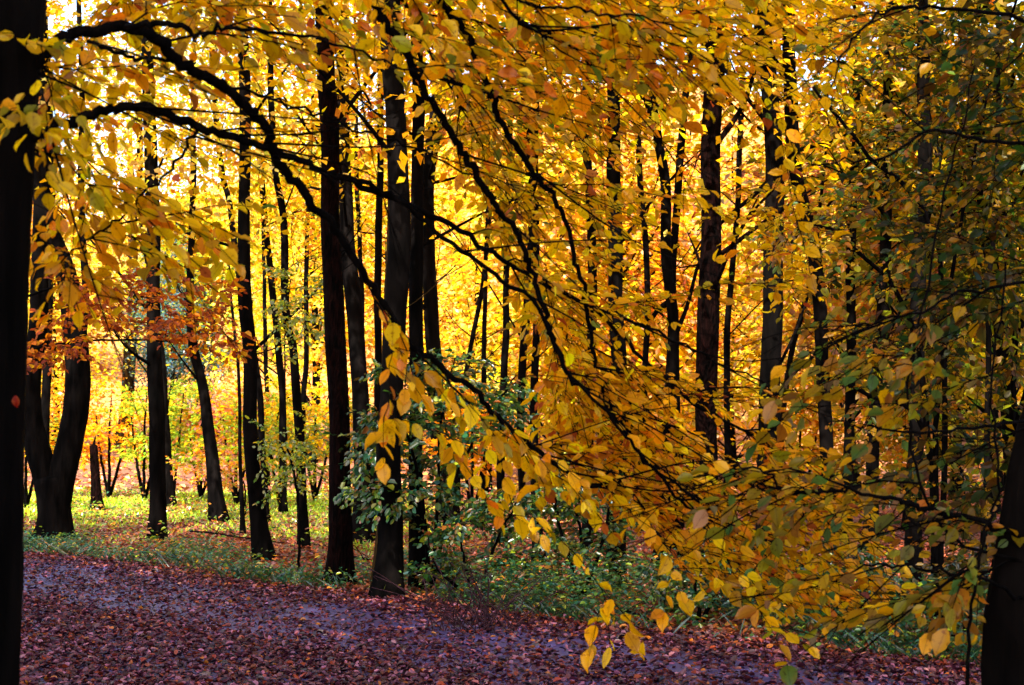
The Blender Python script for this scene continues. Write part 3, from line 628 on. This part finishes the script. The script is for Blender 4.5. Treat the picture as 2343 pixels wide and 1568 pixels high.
# ---- near beech at the left edge: dark trunk, long boughs reaching right across the view
nb = np.array([-1.62, 4.5, 0.0])
nroot = empty('beech_tree', nb, 'huge near black trunk at the left margin sending long leafy boughs across the view', 'tree')
t = MB(); pts = [(-160, 1568), (-125, 1200), (-105, 900), (-95, 600), (-80, 300), (-62, 100), (-40, -200), (-20, -700), (60, -1500), (160, -2600)]
Q = smooth_path(np.vstack([[at(-160, 1568, 4.5)+[-.05, 0, -.95]], [at(a, b, 4.5) for a, b in pts]]), 90)
R = np.interp(np.arange(90), [0, 9, 20, 35, 50, 60, 89], [.26, .245, .215, .20, .205, .20, .12])
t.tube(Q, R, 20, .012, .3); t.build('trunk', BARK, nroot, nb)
S = Shoot((.75, .15, -.35))
Yt = 4.5
S.bough([(20, 190, Yt), (110, 115, Yt), (160, 82, Yt), (290, 62, 4.55), (360, 95, 4.6), (420, 150, 4.7), (500, 190, 4.8), (560, 240, 4.9), (610, 300, 5.0), (640, 370, 5.1), (700, 450, 5.2), (745, 500, 5.25), (800, 580, 5.35), (880, 700, 5.45), (930, 780, 5.5), (1000, 835, 5.6), (1080, 890, 5.7), (1150, 960, 5.8), (1230, 1030, 5.9), (1290, 1080, 6.0), (1350, 1112, 6.05), (1420, 1100, 6.1)], 34, 8)
S.bough([(40, 330, Yt), (140, 292, Yt), (215, 262, 4.55), (290, 242, 4.6), (400, 268, 4.8), (500, 305, 4.9), (620, 345, 5.0), (720, 385, 5.1), (800, 412, 5.2), (960, 480, 5.5), (1100, 560, 5.8), (1200, 625, 6.0), (1350, 700, 6.2), (1480, 830, 6.4), (1600, 930, 6.5), (1750, 1010, 6.6)], 28, 6)
S.bough([(790, 405, 5.2), (900, 450, 5.3), (1000, 530, 5.4), (1130, 630, 5.55), (1230, 700, 5.7), (1290, 840, 5.8), (1400, 960, 5.9), (1480, 1060, 6), (1600, 1150, 6.1)], 14, 6)
S.bough([(290, 62, 4.5), (380, 52, 4.4), (450, 75, 4.4), (530, 62, 4.4), (700, 90, 4.5), (860, 130, 4.6), (1000, 190, 4.7)], 18, 4)
S.bough([(200, 95, 4.5), (300, 132, 4.6), (376, 140, 4.7), (460, 172, 4.8), (560, 205, 4.9), (650, 240, 5), (760, 272, 5.1), (850, 310, 5.2), (960, 345, 5.3), (1080, 400, 5.4)], 11, 5)
S.bough([(451, 300, 4.85), (391, 386, 4.9), (301, 476, 4.95), (216, 541, 5), (140, 600, 5)], 9, 4)
S.bough([(560, -500, 4.3), (760, -180, 4.6), (851, 0, 5), (886, 55, 5.05), (921, 105, 5.1), (961, 190, 5.2), (1027, 296, 5.3), (1067, 361, 5.4), (1107, 426, 5.5), (1137, 476, 5.55), (1187, 552, 5.6), (1217, 617, 5.7), (1247, 727, 5.8), (1267, 781, 5.9), (1312, 871, 6), (1362, 907, 6.05), (1418, 967, 6.1), (1483, 1062, 6.2), (1570, 1160, 6.3)], 24, 7)
S.bough([(640, -700, 4.3), (860, -250, 5), (1007, 0, 5.4), (1067, 75, 5.45), (1087, 140, 5.5), (1127, 221, 5.6), (1147, 281, 5.7), (1187, 346, 5.8), (1237, 416, 5.9), (1287, 491, 6), (1312, 577, 6.1), (1337, 677, 6.2), (1352, 781, 6.3), (1372, 872, 6.4), (1423, 972, 6.5), (1520, 1080, 6.6)], 20, 7)
S.bough([(900, -400, 4.6), (1147, 0, 5), (1202, 55, 5.05), (1267, 80, 5.1), (1337, 130, 5.2), (1387, 165, 5.3), (1460, 215, 5.4), (1600, 300, 5.6)], 10, 5)
S.bough([(1000, -300, 4.2), (1202, 0, 4.4), (1287, 15, 4.5), (1387, 32, 4.6), (1490, 45, 4.7), (1650, 110, 4.9)], 9, 4)
S.bough([(700, -350, 5.2), (911, -20, 6), (951, 45, 6.1), (985, 120, 6.2), (1030, 200, 6.4), (1090, 300, 6.6)], 12, 5)
S.bough([(1350, 700, 6.2), (1500, 760, 6.5), (1650, 830, 6.8), (1800, 900, 7)], 8, 4)
holes = [(1010, 480, 100, 80), (1090, 740, 100, 120), (1635, 780, 85, 330), (1540, 420, 80, 130), (1760, 900, 110, 260), (940, 260, 50, 70), (1760, 300, 110, 330), (1300, 620, 60, 60), (1500, 600, 60, 90), (1640, 200, 60, 160)]
def pal_near(p):
    px, py = proj(p)
    if py < 420 and px < 1600: return P_TOP
    if py > rng.normal(880, 60) and (px < 1600 or rng.random() < .5): return P_ORA
    return P_NEAR
R_top = [(120, -60), (2000, -60), (1900, 120), (1500, 330), (1200, 300), (900, 190), (640, 130), (420, 110), (150, 90)]
R_mid = [(1000, 60), (1950, 60), (1900, 500), (1850, 900), (1900, 1180), (1700, 1330), (1560, 1280), (1420, 1180), (1300, 1000), (1240, 860), (1130, 640), (1000, 430)]
R_low = [(1180, 880), (1700, 900), (1950, 1100), (2120, 1300), (2100, 1440), (1850, 1420), (1680, 1380), (1540, 1300), (1440, 1200), (1300, 1100)]
S.fill(sample_poly(R_top, 88, 4.7, 6.2, keep=.3), size=.060, pal=pal_near, droop=.15)
S.fill(sample_poly(R_mid, 262, 6.0, 8.2, holes), size=.054, pal=pal_near, droop=.08)
S.fill(sample_poly(R_low, 165, 6.2, 7.6, holes), size=.055, pal=pal_near, droop=.08)
S.fill(sample_poly([(120, -30), (900, -30), (900, 200), (500, 130), (120, 200)], 26, 4.9, 6.6), size=.058, pal=P_TOP, droop=.15)
S.fill(sample_poly([(110, 150), (620, 150), (600, 420), (560, 780), (420, 800), (300, 560), (110, 420)], 19, 4.8, 5.6), size=.060, pal=P_NEAR)
S.fill(sample_poly([(80, 470), (290, 470), (230, 760), (60, 760)], 10, 4.9, 5.6), size=.060, pal=P_ORA)
S.fill(np.array([at(915, 800, 5.4), at(925, 900, 5.35), at(900, 960, 5.35), at(880, 985, 5.35), at(945, 860, 5.4)]), size=.072, pal=P_ORA, droop=.8, nside=1)
S.fill(np.array([at(1120, 1150, 5.7), at(1180, 1180, 5.75), at(1250, 1120, 5.8), at(1140, 1010, 5.7), at(1330, 1160, 5.9), at(1210, 1060, 5.8), at(1400, 1220, 5.9)]), size=.066, pal=P_NEAR, droop=.6)
S.fill(np.array([at(1395, 1480, 5.5), at(1440, 1420, 5.5), at(1560, 1370, 5.6), at(1700, 1380, 5.6), at(1690, 1250, 5.6), at(1760, 1440, 5.6), at(1850, 1480, 5.5), at(2000, 1400, 5.6)]), size=.066, pal=P_NEAR, maxlen=3, step=.07, nside=2)
S.fill(np.array([at(60, 90, 4.2), at(40, 260, 4.15), at(110, 300, 4.2), at(60, 350, 4.15), at(150, 340, 4.2)]), size=.058, pal=[(3, YEL), (3, OLI), (2, GOLD), (1, (.12, .14, .01))], reach=.1, step=.06)
S.bare(120); S.build(nroot, nb); NN = S.count()
red = leaves('fallen_leaf', np.array([at(36, 905, 4.25)]), np.array([[.1, 0, -1]]), np.array([[0, -1, .1]]), np.array([.034]), np.array([[.22, .004, .002]]), LEAF, T=HI)
tag(red, 'single bright red leaf against the near black trunk', 'leaf')

# ---- near dark tree at the right edge
rb = np.array([2.02, 5.6, 0.]); rroot = empty('beech_tree', rb, 'near black trunk at the lower right margin with olive and ochre leaves', 'tree')
t = MB(); Q = smooth_path(np.array([[1.93, 5.6, -.05], at(2345, 1560, 5.6), at(2362, 1300, 5.6), at(2392, 1050, 5.6), at(2450, 800, 5.6), at(2540, 400, 5.6), at(2620, 0, 5.6), at(2720, -900, 5.6), at(2750, -1800, 5.6)]), 60)
t.tube(Q, np.linspace(.155, .08, 60), 16, .03, .3); t.build('trunk', BARK, rroot, rb)
S = Shoot((-.75, .1, -.3))
S.bough([(2390, 1240, 5.6), (2258, 1198, 5.4), (2107, 1160, 5.2), (2057, 1147, 5.1), (1942, 1122, 5), (1867, 1127, 5), (1797, 1122, 5), (1757, 1082, 5), (1671, 1067, 5.1)], 14, 5)
S.bough([(2410, 960, 5.6), (2308, 967, 5.2), (2158, 987, 5), (2007, 982, 4.8), (1900, 965, 4.8)], 10, 4)
S.bough([(2560, 300, 5.6), (2300, 330, 5.4), (2150, 300, 5.2), (2000, 360, 5.1), (1850, 380, 5)], 12, 4)
S.bough([(2600, 80, 5.6), (2250, 30, 5.2), (2050, 20, 5), (1950, 90, 4.9), (1900, 200, 4.9)], 12, 4)
S.bough([(2490, 640, 5.6), (2250, 660, 5.4), (2080, 720, 5.2), (1900, 760, 5.2)], 10, 4)
S.bough([(2390, 1400, 5.6), (2250, 1330, 5.3), (2107, 1300, 5.2), (2007, 1293, 5.2), (1900, 1330, 5.2)], 10, 4)
S.bough([(2208, 1600, 5), (2223, 1383, 5), (2248, 1233, 5), (2283, 1107, 5.05), (2270, 900, 5.1), (2300, 600, 5.2)], 10, 5)
S.bough([(2380, 1300, 5.5), (2150, 1200, 5.5), (2080, 900, 5.4), (2150, 500, 5.4), (2230, 150, 5.4)], 9, 4)
S.fill(sample_poly([(1850, -40), (2342, -40), (2342, 1480), (2000, 1480), (1850, 1150), (1780, 800), (1900, 400)], 115, 5.6, 8.5), size=.052, pal=lambda p: P_SHADED if proj(p)[0] > rng.normal(1990, 80) else P_RIGHT, tilt=.6)
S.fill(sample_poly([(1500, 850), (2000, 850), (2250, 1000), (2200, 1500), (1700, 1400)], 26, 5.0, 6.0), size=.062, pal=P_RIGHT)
S.bare(55, (.3, .7)); S.build(rroot, rb); NR = S.count()

# ---- saplings and bushes of the middle distance
def sapling(name, base, stems, regions, size, flow, label, cat, pal, lmat=None, T=MID, tilt=.5, step=None, w=12, nside=4, name_s='stem', maxlen=3):
    """base (px,py) on the ground, stems: lists of (px,py,Y)"""
    if base[1] is None: b0 = np.array([(base[0]-CXP)/FPX*base[2], base[2], 0.]); dy = 0
    else: b0 = onground(base[0], base[1]); dy = b0[1]-base[2]
    b0[2] = float(gh(b0[0], b0[1])); stems = [[(a, b, c+dy) for a, b, c in st] for st in stems]; regions = [(p, n, a+dy, b+dy) for p, n, a, b in regions]
    root = empty(name, b0, label, cat); s = Shoot(flow, T)
    for st in stems:
        P = np.array([b0+[0, 0, -.04]]+[at(*p) for p in st]); ww = w*base[2]/FPX
        s.bough(P, ww, ww*.35, world=True, n=max(12, len(P)*6), k=6)
    for poly, n, y0, y1 in regions:
        s.fill(sample_poly(poly, n, y0, y1), size=size, pal=pal, tilt=tilt, step=step or size*.62, nside=nside, maxlen=maxlen, reach=.35)
    s.build(root, b0, name_s, TWIG, lmat); return s.count()
cnt = 0
cnt += sapling('beech_sapling', (-140, None, 15.5), [[(-130, 950, 15.5), (-60, 760, 15.5), (120, 660, 15.5), (330, 680, 15.5)], [(-130, 900, 15.5), (0, 820, 15.5), (200, 780, 16), (400, 780, 16)], [(-130, 800, 15.5), (-30, 500, 15.5), (100, 560, 15.5)]],
        [([(60, 600), (540, 640), (560, 830), (430, 850), (300, 760), (150, 860), (60, 860)], 66, 14.5, 18.5)], .075, (.5, 0, -.1), 'young tree with rust brown leaves before the forked tree', 'tree', P_RUST)
cnt += sapling('beech_sapling', (985, 1352, 14), [[(1000, 1150, 14), (1010, 950, 14), (1040, 820, 14)], [(960, 1100, 13.6), (900, 900, 13.4), (880, 780, 13.4)], [(1040, 1100, 14), (1120, 950, 14), (1180, 860, 14)]],
        [([(820, 880), (980, 780), (1200, 850), (1240, 960), (1100, 1010), (1010, 1200), (860, 1200), (790, 1130)], 150, 13, 14.8)], .075, (.2, 0, .1), 'green leaved sapling in front of the pale trunk', 'sapling', P_GREEN, LEAFG)
cnt += sapling('green_bush', (1090, 1372, 13.8), [[(1060, 1280, 13.8), (1050, 1180, 13.9)], [(1130, 1250, 13.8), (1180, 1150, 13.8)], [(1000, 1300, 13.6), (980, 1230, 13.6)]],
        [([(960, 1230), (1060, 1140), (1200, 1130), (1290, 1220), (1280, 1340), (1150, 1380), (960, 1370)], 95, 13.2, 14.6)], .065, (.1, 0, .2), 'rounded green bush at the verge below the golden leaves', 'bush', P_GREEN, LEAFG)
cnt += sapling('green_bush', (1330, 1370, 14.5), [[(1330, 1250, 14.5), (1310, 1100, 14.6)], [(1380, 1230, 14.5), (1400, 1080, 14.6)], [(1280, 1200, 14.4), (1260, 1080, 14.5)]],
        [([(1220, 1080), (1310, 1000), (1430, 1080), (1480, 1300), (1400, 1370), (1250, 1330)], 95, 14, 15.6)], .065, (.1, 0, .2), 'taller green bush around the hidden dark trunk', 'bush', P_GREEN, LEAFG)
cnt += sapling('beech_sapling', (683, 1310, 19), [[(684, 1200, 19), (672, 1080, 19), (655, 1000, 19), (650, 800, 19), (665, 640, 19)]],
        [([(590, 600), (760, 640), (770, 800), (680, 850), (600, 760)], 30, 18, 20), ([(580, 960), (770, 940), (770, 1150), (600, 1160)], 38, 18, 20)], .055, (.2, 0, 0), 'spindly sapling with pale green leaves at the right of the glade', 'sapling', [(3, LIM), (2, GRE), (2, (.4, .5, .25)), (1, YEL)], w=8)
cnt += sapling('beech_sapling', (560, 1180, 24), [[(560, 1120, 24), (548, 1070, 24)], [(530, 1100, 24), (480, 1060, 24)]],
        [([(380, 1040), (600, 1030), (640, 1130), (400, 1110)], 34, 23, 26)], .075, (.3, 0, 0), 'low orange and green sapling in the glade beside the leaning trunk', 'sapling', [(3, ORA), (2, PINK), (2, LIM), (1, GOLD)], w=8)
cnt += sapling('beech_sapling', (395, 1150, 34), [[(410, 1000, 34), (420, 900, 34)], [(380, 1000, 34), (390, 880, 34)]],
        [([(370, 880), (470, 860), (480, 1020), (440, 1080), (370, 1060)], 60, 33, 36)], .12, (.1, 0, .2), 'bright lime green bush at the back of the glade', 'bush', [(4, LIM), (2, (.2, .4, .03)), (1, YEL)], w=9, T=LOW)
for px, pal, lab in ((250, [(3, ORA), (3, GOLD), (1, YEL)], 'orange leaved shrub behind the tan leaning trunk'), (150, [(3, ORA), (2, RUST), (2, GOLD)], 'amber leaved shrub at the left back of the glade'),
                     (540, [(3, ORA), (2, PINK), (2, YEL)], 'rosy orange shrub at the back of the glade'), (720, [(3, GOLD), (2, YEL), (1, ORA), (1, LIM)], 'golden shrub behind the thin trunks right of the glade'),
                     (640, [(3, YEL), (2, GOLD), (1, LIM)], 'yellow shrub behind the thin wavering trunk'), (460, [(3, PINK), (2, ORA), (2, YEL)], 'pinkish shrub at the far end of the glade'),
                     (1080, [(4, ORA), (3, GOLD)], 'orange shrub behind the green sapling'), (1560, [(3, GOLD), (2, ORA), (2, OLI)], 'golden shrub behind the forked trunk'), (1830, [(3, GOLD), (2, ORA), (2, OLI)], 'golden shrub behind the tall black trunk'),
                     (2080, [(3, OCH), (2, ORA), (2, OLI)], 'ochre shrub behind the thick trunk far right'),
                     (330, [(4, LIM), (3, (.2, .38, .02)), (1, GOLD)], 'lime shrub behind the straight black trunk of the glade'), (60, [(3, OCH), (3, (.16, .26, .02)), (1, ORA)], 'dull green shrub in the shade left of the forked tree'),
                     (590, [(4, (.3, .42, .02)), (2, LIM), (2, GOLD)], 'fresh green shrub behind the smooth trunk with the swept foot'), (860, [(3, GOLD), (3, LIM), (1, ORA)], 'yellow green shrub behind the pale trunk')):
    Yb = 37+rng.uniform(-2, 4) if px < 900 else 27+rng.uniform(-2, 2); z = 1000+CAMH*FPX/Yb
    cnt += sapling('beech_shrub', (px, z, Yb), [[(px-20, 1040, Yb), (px-30, 950, Yb)], [(px+30, 1030, Yb), (px+50, 930, Yb)], [(px, 1000, Yb-.5), (px+5, 900, Yb)]],
        [([(px-100, 1040), (px-80, 930), (px, 860), (px+90, 930), (px+100, 1050), (px, 1080)], 55, Yb-1.5, Yb+1.5)], .13, (.1, 0, .3), lab, 'shrub', pal, w=9, T=LOW)
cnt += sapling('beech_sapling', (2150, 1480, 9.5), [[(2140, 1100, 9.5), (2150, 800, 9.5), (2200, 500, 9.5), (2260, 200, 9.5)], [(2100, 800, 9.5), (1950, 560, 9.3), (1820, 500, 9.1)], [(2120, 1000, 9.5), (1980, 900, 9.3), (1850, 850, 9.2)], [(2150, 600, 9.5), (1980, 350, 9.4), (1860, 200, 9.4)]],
        [([(1720, 510), (1900, 400), (2200, 330), (2342, 400), (2342, 700), (1950, 640), (1740, 600)], 85, 8.8, 10.4), ([(1850, 650), (2342, 700), (2342, 1250), (1950, 1200)], 75, 9, 11), ([(1820, 30), (2342, 30), (2342, 420), (1950, 420)], 70, 9, 11)], .062, (-.4, 0, 0), 'leaning sapling with mixed olive and rosy leaves on the right', 'sapling', lambda p: P_SHADED if proj(p)[0] > rng.normal(2000, 80) else P_RIGHT, w=22)
cnt += sapling('green_bush', (1600, 1425, 13), [[(1590, 1340, 13), (1570, 1250, 13)], [(1650, 1330, 13), (1680, 1250, 13)]],
        [([(1480, 1300), (1600, 1220), (1740, 1260), (1780, 1400), (1500, 1420)], 110, 12.6, 14)], .055, (.1, 0, .2), 'green bush under the reddish trunk', 'bush', P_GREEN, LEAFG)
cnt += sapling('green_bush', (1880, 1440, 12.6), [[(1870, 1360, 12.6), (1850, 1280, 12.6)], [(1930, 1350, 12.6), (1960, 1270, 12.6)]],
        [([(1760, 1310), (1880, 1240), (2050, 1270), (2080, 1430), (1780, 1430)], 110, 12, 13.6)], .055, (.1, 0, .2), 'green bush below the tall black trunk at the verge', 'bush', P_GREEN, LEAFG)
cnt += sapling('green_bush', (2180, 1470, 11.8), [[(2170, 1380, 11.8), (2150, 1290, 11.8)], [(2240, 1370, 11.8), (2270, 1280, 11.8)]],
        [([(2060, 1330), (2180, 1230), (2342, 1250), (2342, 1480), (2080, 1470)], 70, 11.2, 12.8)], .055, (.1, 0, .2), 'dark green bush beside the near black trunk on the right', 'bush', P_SHADED, LEAFG)
# bare bramble
b0 = at(1080, 1390, 13.1); b0[2] = 0; br = empty('bramble_bush', b0, 'tangle of bare purplish brown stems at the verge', 'bush')
m = MB()
for _ in range(48):
    s0 = b0+np.array([rng.normal(0, .22), rng.normal(0, .15), 0]); e = s0+np.array([rng.normal(0, .32), rng.normal(0, .2), rng.uniform(.2, .62)])
    m.tube(smooth_path(np.array([s0, (s0+e)/2+[0, 0, .06], e, e+[rng.normal(0, .12), 0, -.04]]), 7), np.linspace(.005, .002, 7), 4)
m.build('stem', bark_mat('bramble_bark', (.02, .009, .012), (.05, .022, .03), 20, .2), br, b0)
# fallen branches
def log(pts, w, label, name='fallen_branch'):
    P = []
    for px, py in pts:
        p = onground(px, py); p[2] = float(gh(p[0], p[1])); P.append(p)
    P = np.array(P); r = w/2*P[:, 1].mean()/FPX; P[:, 2] += r*.8+.03; root = empty(name, P[0], label, 'branch')
    Q = smooth_path(P, 30); m = MB(); m.tube(Q, np.linspace(r, r*.4, 30), 8, .06); m.build('stem', BARKP, root, P[0])
    for _ in range(3):
        j = rng.integers(6, 24); e = Q[j]+np.array([rng.normal(0, .3), rng.normal(0, .2), rng.uniform(.08, .3)]); m = MB(); m.tube(np.array([Q[j], (Q[j]+e)/2+[0, 0, .03], e]), [r*.4, r*.3, .004], 5); m.build('side_twig', BARKP, root, P[0])
log([(1187, 1348), (1260, 1368), (1338, 1388), (1430, 1410), (1503, 1440)], 13, 'long dark fallen branch slanting along the verge on the right')
log([(806, 1282), (870, 1292), (936, 1305)], 7, 'thin fallen branch between the broad black trunk and the pale trunk')
log([(436, 1222), (485, 1226), (560, 1238), (650, 1250)], 6, 'thin fallen branch lying before the glade')
print('near leaves', NN, 'right', NR, 'mid', cnt, 'objects', len(bpy.data.objects))
